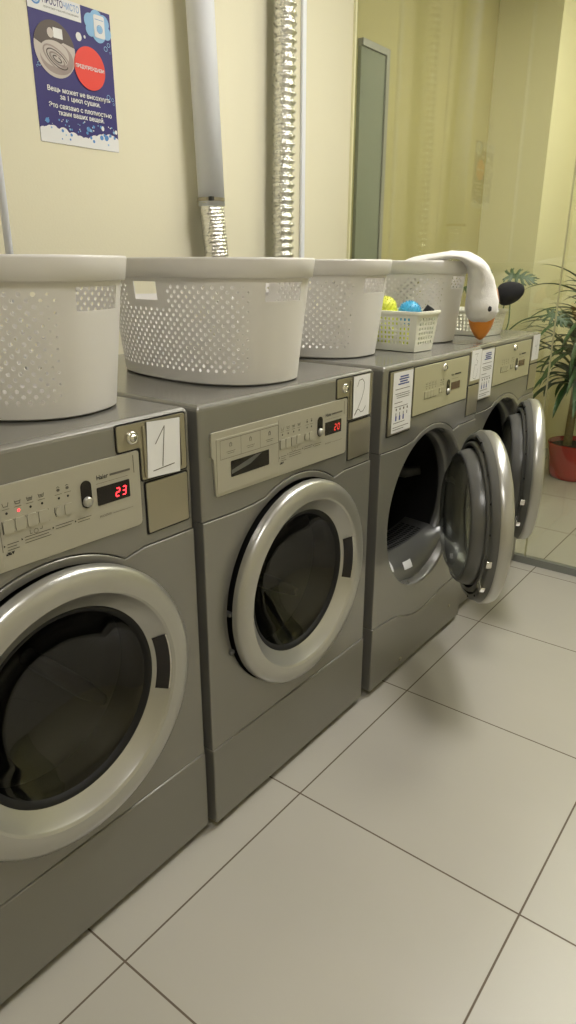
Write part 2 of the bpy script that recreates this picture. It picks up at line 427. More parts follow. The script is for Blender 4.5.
    # ---- coin plate (stepped) with lock, recessed frame for cards
    pl = rpoly([(.498, 1.066), (.498, 1.018), (.551, 1.018), (.551, .953), (.668, .953), (.668, 1.066)], .006)
    pl2 = rpoly([(.495, 1.069), (.495, 1.015), (.548, 1.015), (.548, .950), (.671, .950), (.671, 1.069)], .007)
    MB().prism(pl2, -.001, .001, M['dark']).build('coin_plate_gasket', T)
    C = MB().prism(pl, 0, .003, M['steel']).build('coin_plate', T, bevel=.001)
    MB().prism(rrect(.557, .564, .957, 1.058, .002), .003, .006, M['steel']).build('card_rail', C, bevel=.001); MB().prism(rrect(.652, .659, .960, 1.062, .002), .003, .006, M['steel']).build('card_rail', C, bevel=.001)
    lock(C, .531, 1.041)
    MB().prism(rrect(.555, .6705, .8395, .9485, .005), -.001, .001, M['dark']).build('service_plate_gasket', T)
    MB().prism(rrect(.5585, .667, .843, .945, .004), 0, .0035, M['steel']).build('service_plate', T, bevel=.0012)
    # ---- door
    D = MB().lathe(door_ring_profile(), (CY, CZ), 128, M['silver']).build('door', T)
    k = MB(); k.lathe([(-.028, .2585), (.014, .2595), (.016, .2695)], (CY, CZ), 96, M['dark']); k.lathe([(.0105, .190), (.012, .186), (.008, .180), (.002, .176)], (CY, CZ), 96, M['dark']); k.build('door_seal', D)
    k = MB(); k.lathe([(.006, .180), (-.004, .174), (-.015, .160), (-.04, .138), (-.065, .105), (-.08, .065), (-.086, .03), (-.087, 0)], (CY, CZ), 96, M['wglass']); k.build('door_glass', D)
    handle_pocket(D, (CY, CZ))
    if led < 4: D.scale = (1, 1.03, 1.03); D.location = (0, CY * -.03 + .004, CZ * -.03 - .004)
    for z in (.53, .63): MB().box(-.01, .010, CY - .270, CY - .256, z - .055, z - .045, M['midplastic']).build('hinge_tab', T, bevel=.002)
    # ---- drum behind the glass
    k = MB(); k.lathe([(-.03, .2640), (-.032, .215), (-.05, .20), (-.09, .20)], (CY, CZ), 72, M['dark'])
    k.lathe([(-.09, .20), (-.10, .24), (-.44, .24), (-.46, .22), (-.465, 0)], (CY, CZ), 72, M['drum'])
    D2 = k.build('drum', T)
    for a in (80, 200, 320):
        k = MB(); q = radians(a); c = (CY + .222 * cos(q), CZ + .222 * sin(q))
        k.tube([(-.13, *c), (-.2, *c), (-.42, *c)], [.012, .022, .024], M['cavity'], 10); k.build('drum_paddle', D2)
    return T

def door_open_parts(T, hinge, ang):
    D = bpy.data.objects.new('door', None)            # placeholder replaced below
    bpy.data.objects.remove(D)
    c = (-.265, 0.)                                   # ring centre in the hinge frame (y, z)
    k = MB(); k.lathe([(x - .018, r - .0067) for x, r in door_ring_profile()], c, 128, M['silver'])
    k.lathe([(0, .2625), (-.012, .2635), (-.016, .260)], c, 128, M['silver'])
    D = k.build('door', T, loc=hinge); D.rotation_euler = (0, 0, ang); D.scale = (1.04, 1.045, 1.045)
    # inner liner with stepped grooves
    k = MB(); k.lathe([(-.016, .260), (-.020, .258), (-.034, .252), (-.038, .246), (-.0385, .236)], c, 96, M['midplastic'])
    k.lathe([(-.0385, .236), (-.030, .234), (-.030, .229)], c, 96, M['dark'])
    k.lathe([(-.030, .229), (-.043, .228), (-.045, .222), (-.044, .216)], c, 96, M['midplastic'])
    k.lathe([(-.044, .216), (-.034, .214), (-.034, .208)], c, 96, M['dark'])
    k.build('door_liner', D)
    k = MB(); k.lathe([(-.034, .208), (-.050, .207), (-.074, .199), (-.080, .193), (-.080, .186), (-.070, .180), (-.02, .182), (-.010, .188)], c, 96, M['midplastic']); k.build('bowl_ring', D)
    k = MB(); k.lathe([(-.076, .186), (-.090, .172), (-.101, .150), (-.107, .115), (-.110, .07), (-.111, 0)], c, 96, M['cglass']); k.build('door_glass', D)
    k = MB(); k.lathe([(-.012, .189), (-.013, .12), (-.013, 0)], c, 72, M['dglass']); k.build('outer_pane', D)
    for a in (191, 214):
        q = radians(a); Tm = Matrix.Translation((0, c[0], 0)) @ Matrix.Rotation(-(-q), 4, 'X')
        k = MB(); k.box(-.0435, -.028, .226, .2585, -.011, .011, M['chrome'], Tm)
        k.build('latch_clip', D, bevel=.002)
    Tm = Matrix.Translation((0, c[0], 0)) @ Matrix.Rotation(radians(95), 4, 'X')
    MB().box(-.041, -.030, .238, .250, -.03, .03, M['dark'], Tm).build('hinge_slot', D)
    for a in range(-70, 71, 20):
        if a in (30,): continue
        q = radians(a + 182); y, z = c[0] + .2445 * cos(q), .2445 * sin(q)
        MB().lathe([(-.0375, .0032), (-.0405, .003), (-.0412, 0)], (y, z), 10, M['dark']).build('screw', D)
    return D

def dryer(loc, label, ang, hinge, lock_leds):
    T = thing('tumble_dryer', label, 'tumble dryer', loc, group='tumble dryers with open doors')
    shell(T, 'd')
    MB().prism(rrect(.1745, .571, .9035, 1.057, .005), -.001, .0012, M['dark']).build('control_panel_gasket', T)
    F = MB().prism(rrect(.178, .5675, .907, 1.053, .004), 0, .004, M['panel2']).build('control_panel', T, bevel=.0012)
    k = MB(); x = .0046
    for i in range(4):
        y0 = .249 + i * .0205
        k.prism(rrect(y0, y0 + .0195, .951, .973, .002, 3), .004, .0056, M['panel2'])
        k.disc(x, y0 + .010, .981, .0018, .0018, M['ink'], 10); k.rect(x, y0 + .003, y0 + .016, .9875, .9887, M['inkg'])
        k.stroke(x, [(y0 + .005, 1.0), (y0 + .006, .994), (y0 + .013, .994), (y0 + .014, 1.0)], .0012, M['inkg'])
    k.stroke(x, [(.2475, .973), (.2475, .950), (.331, .950)], .0016, M['inkg'])
    for i in range(2):
        y0 = .350 + i * .018
        k.disc(x, y0 + .009, .981, .0018, .0018, M['ink'], 10); k.rect(x, y0 + .002, y0 + .015, .9875, .9887, M['inkg']); k.disc(x, y0 + .009, .996, .003, .003, M['inkg'], 8)
        k.prism(rrect(y0, y0 + .016, .956, .972, .003, 3), .004, .0056, M['panel2'])
    k.stroke(x, [(.349, .972), (.349, .9555), (.384, .9555)], .0012, M['inkg'])
    k.build('button_row', F)
    k = MB(); k.text('Haier', x, .4335, .9995, .0105, M['ink'], bold=.0002); k.rect(x, .461, .509, 1.0005, 1.0055, M['ink']); k.rect(x, .440, .492, .989, .9898, M['inkg']); k.build('print', F)
    power_button(F, .415, .966, .004)
    MB().prism(rrect(.4385, .5055, .9535, .978, .001, 3), .004, .0048, M['brown']).build('display', F)
    lock(F, .380, 1.034)
    # framed instruction holder
    MB().prism(rrect(.027, .170, .868, 1.060, .004), -.001, .0012, M['dark']).build('holder_gasket', T)
    Hh = MB().prism(rrect(.031, .167, .872, 1.056, .003), 0, .005, M['steel']).build('sheet_holder', T, bevel=.0012)
    k = MB(); x = .0056
    k.rect(x, .047, .163, .877, 1.053, M['paper']); x += .0004
    for z, a, b in ((1.037, .085, .135), (1.030, .08, .138), (1.023, .085, .13), (1.016, .075, .14)): k.rect(x, a, b, z, z + .004, M['inkb'])
    for z, a, b in ((1.003, .06, .145), (.990, .06, .145), (.984, .068, .148), (.978, .07, .145), (.964, .058, .105), (.952, .06, .14), (.905, .056, .125), (.892, .055, .15), (.885, .055, .12)): k.rect(x, a, b, z, z + .0018, M['inkg'])
    for i in range(4):
        y = .067 + .022 * i; k.disc(x, y + .004, .945, .004, .004, M['inkg'], 8); k.rect(x, y + .001, y + .005, .926, .936, M['inkg'])
        if i < 3: k.rect(x, y, y + .008, .912, .926, M['inkb'])
    k.build('instruction_sheet', Hh)
    # number sheet holder and service plate
    MB().prism(rrect(.585, .676, .950, 1.066, .004), 0, .0025, M['steel']).build('card_plate', T, bevel=.001)
    MB().prism(rrect(.5815, .6765, .8375, .9475, .004), -.001, .001, M['dark']).build('service_plate_gasket', T)
    MB().prism(rrect(.585, .673, .841, .944, .003), 0, .0035, M['steel']).build('service_plate', T, bevel=.0012)
    # recessed opening, lip and drum
    k = MB(); k.lathe([(-.03, .262), (-.045, .259), (-.052, .255), (-.054, .249), (-.056, .247), (-.080, .246)], (CY, CZ), 96, M['midplastic']); k.build('opening_rim', T)
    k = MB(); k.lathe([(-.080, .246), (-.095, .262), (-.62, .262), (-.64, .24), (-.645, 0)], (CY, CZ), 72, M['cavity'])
    Dr = k.build('drum', T)
    k = MB(); k.lathe([(-.40, .2615), (-.404, .256), (-.408, .2615)], (CY, CZ), 96, M['drum']); k.build('drum_seam', Dr)
    for a in (10, 130, 250):
        q = radians(a); k = MB(); P = []
        for xx, rr in ((-.16, .255), (-.20, .22), (-.56, .22), (-.60, .255)):
            P.append((xx, CY + rr * cos(q), CZ + rr * sin(q)))
        k.tube(P, [.016, .022, .022, .016], M['darkplastic'], 10); k.build('drum_paddle', Dr)
    # lint filter housing at the bottom of the opening
    A0, A1, zc = 214., 326., -.140; nA = 28
    def front(i, v):                                  # lofted face, v 0 at the lip, 1 at the grille edge
        a = radians(A0 + (A1 - A0) * i / nA); o_ = Vector((-.030, CY + .2615 * cos(a), CZ + .2615 * sin(a)))
        y1 = .205 * (i / nA * 2 - 1); i_ = Vector((-.085, CY + y1, CZ + zc - .018 * (1 - (y1 / .205) ** 2)))
        p = o_.lerp(i_, v); bul = sin(pi * v) * .016; p.x += bul; return p
    k = MB(); nv = 6; V = [front(i, v / nv) for v in range(nv + 1) for i in range(nA + 1)]
    k.add(V, [(v * (nA + 1) + i, v * (nA + 1) + i + 1, (v + 1) * (nA + 1) + i + 1, (v + 1) * (nA + 1) + i) for v in range(nv) for i in range(nA)], M['midplastic'], True)
    top = lambda i, x: Vector((x, CY + .205 * (i / nA * 2 - 1), CZ + zc - .018 * (1 - (i / nA * 2 - 1) ** 2) + .06 * (-.085 - x)))
    k.add([top(i, x) for x in (-.085, -.185) for i in range(nA + 1)] + [top(i, -.185) - Vector((0, 0, .11)) for i in range(nA + 1)],
          [(v * (nA + 1) + i, v * (nA + 1) + i + 1, (v + 1) * (nA + 1) + i + 1, (v + 1) * (nA + 1) + i) for v in range(2) for i in range(nA)], M['midplastic'], True)
    Lf = k.build('lint_filter_housing', T)
    k = MB()
    for i in range(3, 25):
        for j in range(4):
            x0 = -.093 - j * .022; e = Vector((0, 0, .0008))
            k.add([top(i + .1, x0) + e, top(i + .75, x0) + e, top(i + .75, x0 - .016) + e, top(i + .1, x0 - .016) + e], [(0, 1, 2, 3)], M['dark'])
    k.build('filter_grille', Lf)
    def sticker(i0, i1, v0, v1, nm):
        k = MB(); n_ = 5
        for i in range(n_):
            for j in range(n_):
                P = []
                for di, dj in ((0, 0), (1, 0), (1, 1), (0, 1)):
                    p = front(i0 + (i1 - i0) * (i + di) / n_, v0 + (v1 - v0) * (j + dj) / n_); P.append(p + Vector((.0012, 0, .0012)))
                k.add(P, [(0, 1, 2, 3)], M['paper'])
        k.build(nm, Lf)
    sticker(10, 13.5, .35, .6, 'sticker'); sticker(1.5, 5, .25, .75, 'sticker')
    MB().lathe([(.002, .011), (.007, .010), (.008, .005), (.008, 0)], (.60, CZ + .105), 16, M['chrome']).build('door_catch', T)
    for y in (.20, .58): MB().lathe([(.0055, .007), (.008, .0065), (.009, 0)], (y, .05 if y < .3 else .10), 14, M['steel']).build('screw', T)
    door_open_parts(T, (hinge[0], hinge[1], .586), ang)
    return T

M1 = washer((0, -.6811, 0), 'grey front-loading washing machine nearest the camera, red display reading 23', '23', 1, 0)
M2 = washer((.0146, .0133, 0), 'grey front-loading washing machine second in the row, closed round door, beside the open dryer', '20', 9, 0)
M3 = dryer((.0243, .7328, 0), 'grey tumble dryer with open round door, third machine in the row', radians(36), (.036, .545), 0)
M4 = dryer((0., 1.417, 0), 'grey tumble dryer at the far end against the glass, open round door', radians(26.5), (.020, .505), 0)

# ------------------------------------------------------------------ number cards
def card(loc, y0, y1, z0, z1, strokes, label, w=.0018, tilt=0.):
    k = MB(); k.add([(0, y0, z0), (0, y1, z0), (0, y1, z1), (0, y0, z1), (.0006, y0, z0), (.0006, y1, z0), (.0006, y1, z1), (.0006, y0, z1)],
                    [(3, 2, 1, 0), (4, 5, 6, 7), (0, 1, 5, 4), (1, 2, 6, 5), (2, 3, 7, 6), (3, 0, 4, 7)], M['paper'])
    o = k.build('number_card'); o.location = loc; o.rotation_euler = (tilt, 0, 0)
    tag(o, label, 'card', None)
    k = MB()
    for s in strokes: k.stroke(.0010, s, w, M['inkg'])
    k.build('handwritten_number', o)
card((.0064, -.6811 + .606, 1.008), -.042, .042, -.054, .054, [[(-.022, .010), (.001, .042), (-.004, -.036)], [(-.028, -.042), (.026, -.035)]], 'white paper card with handwritten 1 on the nearest washing machine', tilt=radians(-3))
s2 = [[(-.022, .028), (-.014, .043), (.002, .045), (.012, .035), (.012, .018), (.002, -.006), (-.016, -.030), (-.028, -.044), (-.032, -.047)], [(-.034, -.048), (-.024, -.036), (-.012, -.034), (-.002, -.043), (.010, -.042), (.022, -.030)]]
card((.0146 + .0064, .0133 + .609, 1.011), -.040, .041, -.056, .055, s2, 'white paper card with handwritten 2 on the second washing machine')
s3 = [[(-.018, .040), (.008, .041), (-.004, .022), (.010, .014), (.004, .002), (-.012, .004)], [(-.012, .004), (-.02, -.025), (-.018, -.042), (0, -.046), (.012, -.034), (.014, -.01)]]
card((.0243 + .003, .7328 + .633, 1.012), -.042, .040, -.050, .054, s3, 'white paper card with a looping pen mark on the nearer tumble dryer', w=.0012)
s4 = [[(-.012, .032), (-.014, .005), (.012, .010)], [(.010, .034), (.004, -.03)]]
card((.003, 1.417 + .633, 1.012), -.042, .040, -.050, .054, s4, 'white paper card with a faint pen mark on the farthest tumble dryer', w=.0012)

# ------------------------------------------------------------------ laundry baskets
def basket_mesh():
    a0, b0, a1, b1 = .262, .160, .292, .190; HT = .280; n_e = 2.5; NC = 136; half = .0102; rows = 23
    z_off = .004
    def outline(a, b, N=2400):
        P = []
        for i in range(N):
            t = 2 * pi * i / N; c, s = cos(t), sin(t)
            P.append((a * math.copysign(abs(c) ** (2 / n_e), c), b * math.copysign(abs(s) ** (2 / n_e), s)))
        return P
    # arc-length sampling of the mid outline
    N = 2400; P = outline((a0 + a1) / 2, (b0 + b1) / 2, N); L = [0]
    for i in range(N): L.append(L[-1] + math.dist(P[i], P[(i + 1) % N]))
    tot = L[-1]; ts = []; j = 0
    for k in range(2 * NC):
        s = tot * k / (2 * NC)
        while L[j + 1] < s: j += 1
        ts.append(2 * pi * (j + (s - L[j]) / max(1e-9, L[j + 1] - L[j])) / N)
    def pt(u, z):                                     # u in half-columns, z height
        f = z / HT; a = a0 + (a1 - a0) * f; b = b0 + (b1 - b0) * f
        i = int(math.floor(u)) % (2 * NC); fr = u - math.floor(u)
        t0 = ts[i]; t1 = ts[(i + 1) % (2 * NC)]
        if t1 < t0: t1 += 2 * pi
        t = t0 + (t1 - t0) * fr; c, s = cos(t), sin(t)
        return (a * math.copysign(abs(c) ** (2 / n_e), c), b * math.copysign(abs(s) ** (2 / n_e), s), z)
    k = MB(); m = M['basket']
    zz = lambda r: z_off + r * half
    def quad(u, r): k.add([pt(u, zz(r)), pt(u + 1, zz(r)), pt(u + 1, zz(r + 1)), pt(u, zz(r + 1))], [(0, 1, 2, 3)], m, True)
    for c in range(NC):
        u = 2 * c; x, y, _ = pt(u + 1, HT / 2); ax, ay = abs(x) / .277, abs(y) / .175
        side = ax < .93
        odd = c % 2
        # handle columns
        hl = (ax < .17) or (ay < .29 and ax > .95)
        near = side and ax < .27
        r = 0
        while r < rows:
            if hl and 18 <= r < 22: r += 1; continue
            holecell = side and (r % 2 == odd) and r >= 2 and r + 2 <= rows - 1 and not (near and r + 2 > 17)
            if holecell:
                rad = .0042 * (1.0 if ax < .86 else .8 if ax < .89 else .6)
                du = rad / (tot / NC / 2); ring = [(u, r), (u + 1, r), (u + 2, r), (u + 2, r + 1), (u + 2, r + 2), (u + 1, r + 2), (u, r + 2), (u, r + 1)]
                an = [225, 270, 315, 0, 45, 90, 135, 180]
                vs = [pt(p, zz(q)) for p, q in ring] + [pt(u + 1 + du * cos(radians(q)), zz(r + 1) + rad * sin(radians(q))) for q in an]
                k.add(vs, [(i, (i + 1) % 8, 8 + (i + 1) % 8, 8 + i) for i in range(8)], m, True); r += 2
            else:
                quad(u, r); quad(u + 1, r); r += 1
    # strip down to the floor plate
    NU = 2 * NC
    b_ = [pt(i, 0.) for i in range(NU)]; b_ = [(x * .975, y * .96, 0.) for x, y, z in b_]
    for i in range(NU):
        j = (i + 1) % NU
        k.add([b_[i], b_[j], pt(j, z_off), pt(i, z_off)], [(0, 1, 2, 3)], m, True)
    k.add(b_, [tuple(range(NU - 1, -1, -1))], m)
    zt = zz(rows)
    for i in range(NU):
        k.add([pt(i, zt), pt(i + 1, zt), pt(i + 1, HT - .006), pt(i, HT - .006)], [(0, 1, 2, 3)], m, True)
    me_o = k.build('basket_body', None, weld=True)
    md = me_o.modifiers.new('thickness', 'SOLIDIFY'); md.thickness = .0026; md.offset = -1
    es = me_o.modifiers.new('sharp', 'EDGE_SPLIT'); es.split_angle = radians(35)
    # rolled rim
    k = MB()
    prof = [(.2395, .0005), (.2375, .0065), (.2390, .0082), (.275, .0095), (.279, .0085), (.2805, .006), (.2805, -.001), (.279, -.003), (.270, -.0035)]
    P = []
    for i in range(NU):
        q = []
        for z, off in prof:
            x, y, _ = pt(i, z); x2, y2, _ = pt(i + .5, z); x0, y0, _ = pt(i - .5, z)
            t = Vector((x2 - x0, y2 - y0)); t.normalize(); q.append((x + t.y * off, y - t.x * off, z))
        P += q
    n = len(prof)
    k.add(P, [(i * n + j, ((i + 1) % NU) * n + j, ((i + 1) % NU) * n + j + 1, i * n + j + 1) for i in range(NU) for j in range(n - 1)], m, True)
    rim = k.build('rim', None)
    return me_o, rim
body0, rim0 = basket_mesh()
BK = [((-.342, -.213), 15, 'white perforated laundry basket on the nearest washing machine'),
      ((-.290, .362), -7, 'white perforated laundry basket on the second washing machine, with both handle cutouts showing'),
      ((-.395, .898), 0, 'white perforated laundry basket between the second washer\'s basket and the balls'),
      ((-.385, 1.450), 2, 'white perforated laundry basket with the white plush goose draped over its rim')]
for i, ((x, y), rz, lab) in enumerate(BK):
    t = thing('laundry_basket', lab, 'laundry basket', (x, y, H + .001), radians(rz), 'white laundry baskets on top of the machines')
    for s in (body0, rim0):
        c = s if i == 0 else s.copy()
        if i: COL.objects.link(c)
        c.parent = t

# ------------------------------------------------------------------ small slotted baskets
def slot_basket(loc, rz, sx, sy, label, h=.122, rows=6):
    t = thing('storage_basket', label, 'basket', loc, rz)
    k = MB(); m = M['basket2']
    def wall(p0, p1, q0, q1, cols):           # bottom edge p0-p1, top edge q0-q1
        p0, p1, q0, q1 = map(Vector, (p0, p1, q0, q1))
        f = lambda u, v: (p0 + (p1 - p0) * u) * (1 - v) + (q0 + (q1 - q0) * u) * v
        us = [0]; mg = .10
        us += [mg + (1 - 2 * mg) * (i + d) / cols for i in range(cols) for d in (.22, .78)] + [1]
        vs = [0] + [.16 + .72 * (i + d) / rows for i in range(rows) for d in (.2, .8)] + [1]
        for i in range(len(us) - 1):
            for j in range(len(vs) - 1):
                if i % 2 == 1 and j % 2 == 1: continue
                k.add([f(us[i], vs[j]), f(us[i + 1], vs[j]), f(us[i + 1], vs[j + 1]), f(us[i], vs[j + 1])], [(0, 1, 2, 3)], m)
    a, b = sx / 2, sy / 2; A, B = a + .012, b + .012
    Bt = [(-a, -b, 0), (a, -b, 0), (a, b, 0), (-a, b, 0)]; Tp = [(-A, -B, h), (A, -B, h), (A, B, h), (-A, B, h)]
    for i in range(4):
        j = (i + 1) % 4; wall(Bt[i], Bt[j], Tp[i], Tp[j], int((sx, sy)[i % 2] / .0165))
    k.add(Bt, [(3, 2, 1, 0)], m)
    o = k.build('basket_wall', t, weld=True)
    md = o.modifiers.new('thickness', 'SOLIDIFY'); md.thickness = .003; md.offset = 0; es = o.modifiers.new('sharp', 'EDGE_SPLIT'); es.split_angle = radians(35)
    k = MB(); o_ = rrect(-A - .008, A + .008, -B - .008, B + .008, .014, 5); i_ = rrect(-A + .003, A - .003, -B + .003, B - .003, .008, 5); n = len(o_)
    v = [(x, y, h - .006) for x, y in o_] + [(x, y, h + .003) for x, y in o_] + [(x, y, h + .003) for x, y in i_] + [(x, y, h - .006) for x, y in i_]
    k.add(v, [(q * n + i, q * n + (i + 1) % n, ((q + 1) % 4) * n + (i + 1) % n, ((q + 1) % 4) * n + i) for q in range(4) for i in range(n)], m)
    k.build('rim', t, bevel=.001)
    return t
slot_basket((-.165, 1.138, H + .0025), radians(-4), .205, .106, 'small ivory slotted basket holding the yellow and blue balls')
slot_basket((-.185, 1.80, H + .0025), radians(-4), .18, .150, 'small ivory slotted basket behind the orange beak of the plush goose', .095, 5)

def ball(c, r, m, label, spikes=0):
    bm = bmesh.new(); bmesh.ops.create_icosphere(bm, subdivisions=4, radius=r)
    if spikes:
        g = pi * (3 - 5 ** .5); D = [Vector((cos(g * i) * (1 - (1 - 2 * (i + .5) / spikes) ** 2) ** .5, sin(g * i) * (1 - (1 - 2 * (i + .5) / spikes) ** 2) ** .5, 1 - 2 * (i + .5) / spikes)) for i in range(spikes)]
        for d in D:
            T = Matrix.Translation(d * (r + .0012)) @ d.to_track_quat('Z', 'Y').to_matrix().to_4x4()
            bmesh.ops.create_cone(bm, cap_ends=True, segments=6, radius1=.0026, radius2=.0010, depth=.005, matrix=T)
    me = bpy.data.meshes.new('ball'); bm.to_mesh(me); bm.free(); me.materials.append(m)
    for p in me.polygons: p.use_smooth = not spikes or len(p.vertices) == 3
    o = bpy.data.objects.new('massage_ball' if spikes else 'rubber_ball', me); COL.objects.link(o); o.location = c
    tag(o, label, 'ball'); return o
z0 = H + .004
ball((-.215, 1.140, z0 + .128), .036, M['yball'], 'larger yellow ball on the left side of the small slotted basket', 150)
ball((-.170, 1.120, z0 + .100), .024, M['yball'], 'lower yellow ball half sunk in front of the big yellow ball', 90)
ball((-.122, 1.137, z0 + .116), .036, M['bball'], 'blue spiky ball in the small slotted basket', 150)
ball((-.212, 1.142, z0 + .044), .034, M['yball'], 'yellow ball under the larger yellow ball, seen through the basket slots', 110)
ball((-.125, 1.138, z0 + .044), .032, M['yball'], 'yellow ball under the blue spiky ball, seen through the basket slots', 110)
k = MB(); k.tube([(-.085, 1.165, z0 + .095), (-.080, 1.168, z0 + .115), (-.072, 1.172, z0 + .128), (-.062, 1.174, z0 + .122), (-.056, 1.172, z0 + .108)], [.006, .012, .015, .010, .004], M['blackfur'], 10)
tag(k.build('cloth_scrap'), 'small black crumpled scrap right of the blue spiky ball', 'scrap')

# ------------------------------------------------------------------ plush goose
def catmull(P, n=8):
    P = [Vector(p) for p in P]; out = []
    for i in range(len(P) - 1):
        p0 = P[max(i - 1, 0)]; p1 = P[i]; p2 = P[i + 1]; p3 = P[min(i + 2, len(P) - 1)]
        for j in range(n):
            t = j / n; out.append(.5 * ((2 * p1) + (-p0 + p2) * t + (2 * p0 - 5 * p1 + 4 * p2 - p3) * t * t + (-p0 + 3 * p1 - 3 * p2 + p3) * t ** 3))
    return out + [P[-1]]
ctrl = [(-.52, 1.45, 1.16, .05, 1), (-.47, 1.45, 1.20, .085, 1), (-.38, 1.45, 1.245, .09, 1), (-.30, 1.44, 1.312, .055, .9), (-.21, 1.412, 1.352, .055, .45), (-.130, 1.405, 1.3715, .062, .24), (-.078, 1.420, 1.370, .060, .26), (-.044, 1.456, 1.338, .050, .62), (-.034, 1.484, 1.288, .046, 1), (-.032, 1.498, 1.240, .054, 1), (-.030, 1.506, 1.202, .058, 1), (-.030, 1.510, 1.172, .052, 1), (-.030, 1.512, 1.156, .038, 1), (-.030, 1.513, 1.150, .012, 1)]
pos = catmull([c[:3] for c in ctrl], 6); rad = [v.x for v in catmull([(c[3], 0, 0) for c in ctrl], 6)]; flt = [v.x for v in catmull([(c[4], 0, 0) for c in ctrl], 6)]
G = thing('plush_goose', 'white plush goose toy with orange beak hanging head down over the far laundry basket', 'plush toy', (-.03, 1.53, H + .001))
off = Vector((.03, -1.53, -H - .001))
k = MB(); k.tube([p + off for p in pos], rad, M['fur'], 40, flat=flt); b = k.build('goose_body', G)
tx = bpy.data.textures.new('fluff', 'CLOUDS'); tx.noise_scale = .03
dm = b.modifiers.new('fluff', 'DISPLACE'); dm.texture = tx; dm.strength = .007; dm.mid_level = .5
hb = Vector((-.030, 1.512, 1.182)) + off; tip = Vector((-.038, 1.535, H + .006)) + off
def beakpart(side, nm):
    k = MB(); v = []; f = []; n = 24; S = 14
    sd = Vector((.80, .60, 0)) ; fw = Vector((.60, -.80, 0))       # across / towards the camera
    for i in range(S + 1):
        t = i / S; p = hb + (tip - hb) * t + Vector((0, 0, 0)); w = .046 * (1 - t ** 1.9) ** .75 + .003; d = .040 * (1 - t ** 1.6) ** .8 + .003
        for j in range(n):
            q = 2 * pi * j / n; xx = cos(q) * w; yy = sin(q) * d
            crease = .010 * math.exp(-((xx - .006) / .007) ** 2) * (1 if yy > 0 else 0) * (1 - t)
            v.append(p + sd * xx + fw * (yy - crease))
    for i in range(S):
        for j in range(n): f.append((i * n + j, i * n + (j + 1) % n, (i + 1) * n + (j + 1) % n, (i + 1) * n + j))
    f.append(tuple(range(n))); f.append(tuple(range(S * n, (S + 1) * n)))
    k.add(v, f, M['orange'], True); return k.build(nm, G)
beakpart(1, 'beak')
def eye(p):
    k = MB(); n = 14; v = []; f = []
    k.lathe([(-.008, 0), (-.0065, .005), (0, .008), (.0065, .005), (.008, 0)], (0, 0), 14, M['ink']); o = k.build('eye', G, loc=p); o.scale = (1, .8, 1.3)
cam_dir = Vector((1.0, -2.5, .1)).normalized(); side = Vector((.93, .37, 0))
hc = Vector((-.030, 1.505, 1.205)) + off
eye(hc + side * .028 + cam_dir * .049 + Vector((0, 0, -.010)))

# black bulb on tan stem standing in the second small basket
P = catmull([(-.150, 1.80, z0 + .012), (-.150, 1.80, z0 + .09), (-.140, 1.805, z0 + .130), (-.112, 1.81, z0 + .146), (-.085, 1.818, z0 + .152)], 5)
T5 = thing('soft_toy', 'black bulb-headed soft toy with tan stem poking out behind the plush goose', 'soft toy', (-.15, 1.80, H + .0025)); o5 = Vector((.15, -1.80, -H - .0025))
k = MB(); k.tube([p + o5 for p in P], [.018 + .010 * i / (len(P) - 1) for i in range(len(P))], M['skin'], 16); k.build('stem', T5)
k = MB(); P = catmull([(-.092, 1.815, z0 + .148), (-.078, 1.822, z0 + .152), (-.055, 1.835, z0 + .160), (-.030, 1.848, z0 + .170), (-.008, 1.858, z0 + .180)], 5); n = len(P)
k.tube([p + o5 for p in P], [max(.004, .044 * (sin(pi * (.16 + .84 * i / (n - 1)))) ** .55) for i in range(n)], M['blackfur'], 20); k.build('bulb', T5)

# ------------------------------------------------------------------ room shell
def slab(name, x0, x1, y0, y1, z0, z1, m): return struct(MB().box(x0, x1, y0, y1, z0, z1, m).build(name))
XR = 2.5; YB = -2.9; 
slab('floor', WX, XR, YB, YF, -.05, 0, M['tiles'])
slab('ceiling', WX - .1, XR + .1, YB - .1, YF + .1, CH, CH + .05, M['ceil'])
slab('wall_left', WX - .1, WX, YB - .1, GY + .012, -.05, CH, M['wall'])
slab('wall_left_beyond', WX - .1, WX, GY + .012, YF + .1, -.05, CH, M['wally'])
slab('wall_right', XR, XR + .1, YB - .1, YF + .1, -.05, CH, M['wall'])
slab('wall_behind', WX, XR, YB - .1, YB, -.05, CH, M['wall'])
slab('wall_back', WX, XR, YF, YF + .1, -.05, CH, M['wallb'])
slab('wall_pillar', WX, -.62, 3.72, YF, 0, CH, M['wallp'])
# glass partition: two panes, bottom rail, wall channel
slab('window_1', WX + .004, .042, GY, GY + .008, .02, CH, M['glass'])
slab('window_2', .048, XR, GY, GY + .008, .02, CH, M['glass'])
slab('trim_1', WX + .001, XR, GY - .012, GY + .020, 0, .034, M['frame'])
slab('trim_2', WX, WX + .012, GY - .014, GY - .001, .034, CH, M['edge'])
slab('trim_3', .042, .048, GY + .001, GY + .007, .034, CH, M['joint'])
# door beyond the glass on the left wall
D1 = struct(MB().box(WX + .001, WX + .02, GY + .03, 2.375, 0, 2.285, M['doorg']).build('door_1', bevel=.002))
MB().box(WX + .001, WX + .03, 2.375, 2.405, 0, 2.315, M['frame']).box(WX + .001, WX + .03, GY + .03, 2.375, 2.285, 2.315, M['frame']).build('door_frame', D1, bevel=.002)

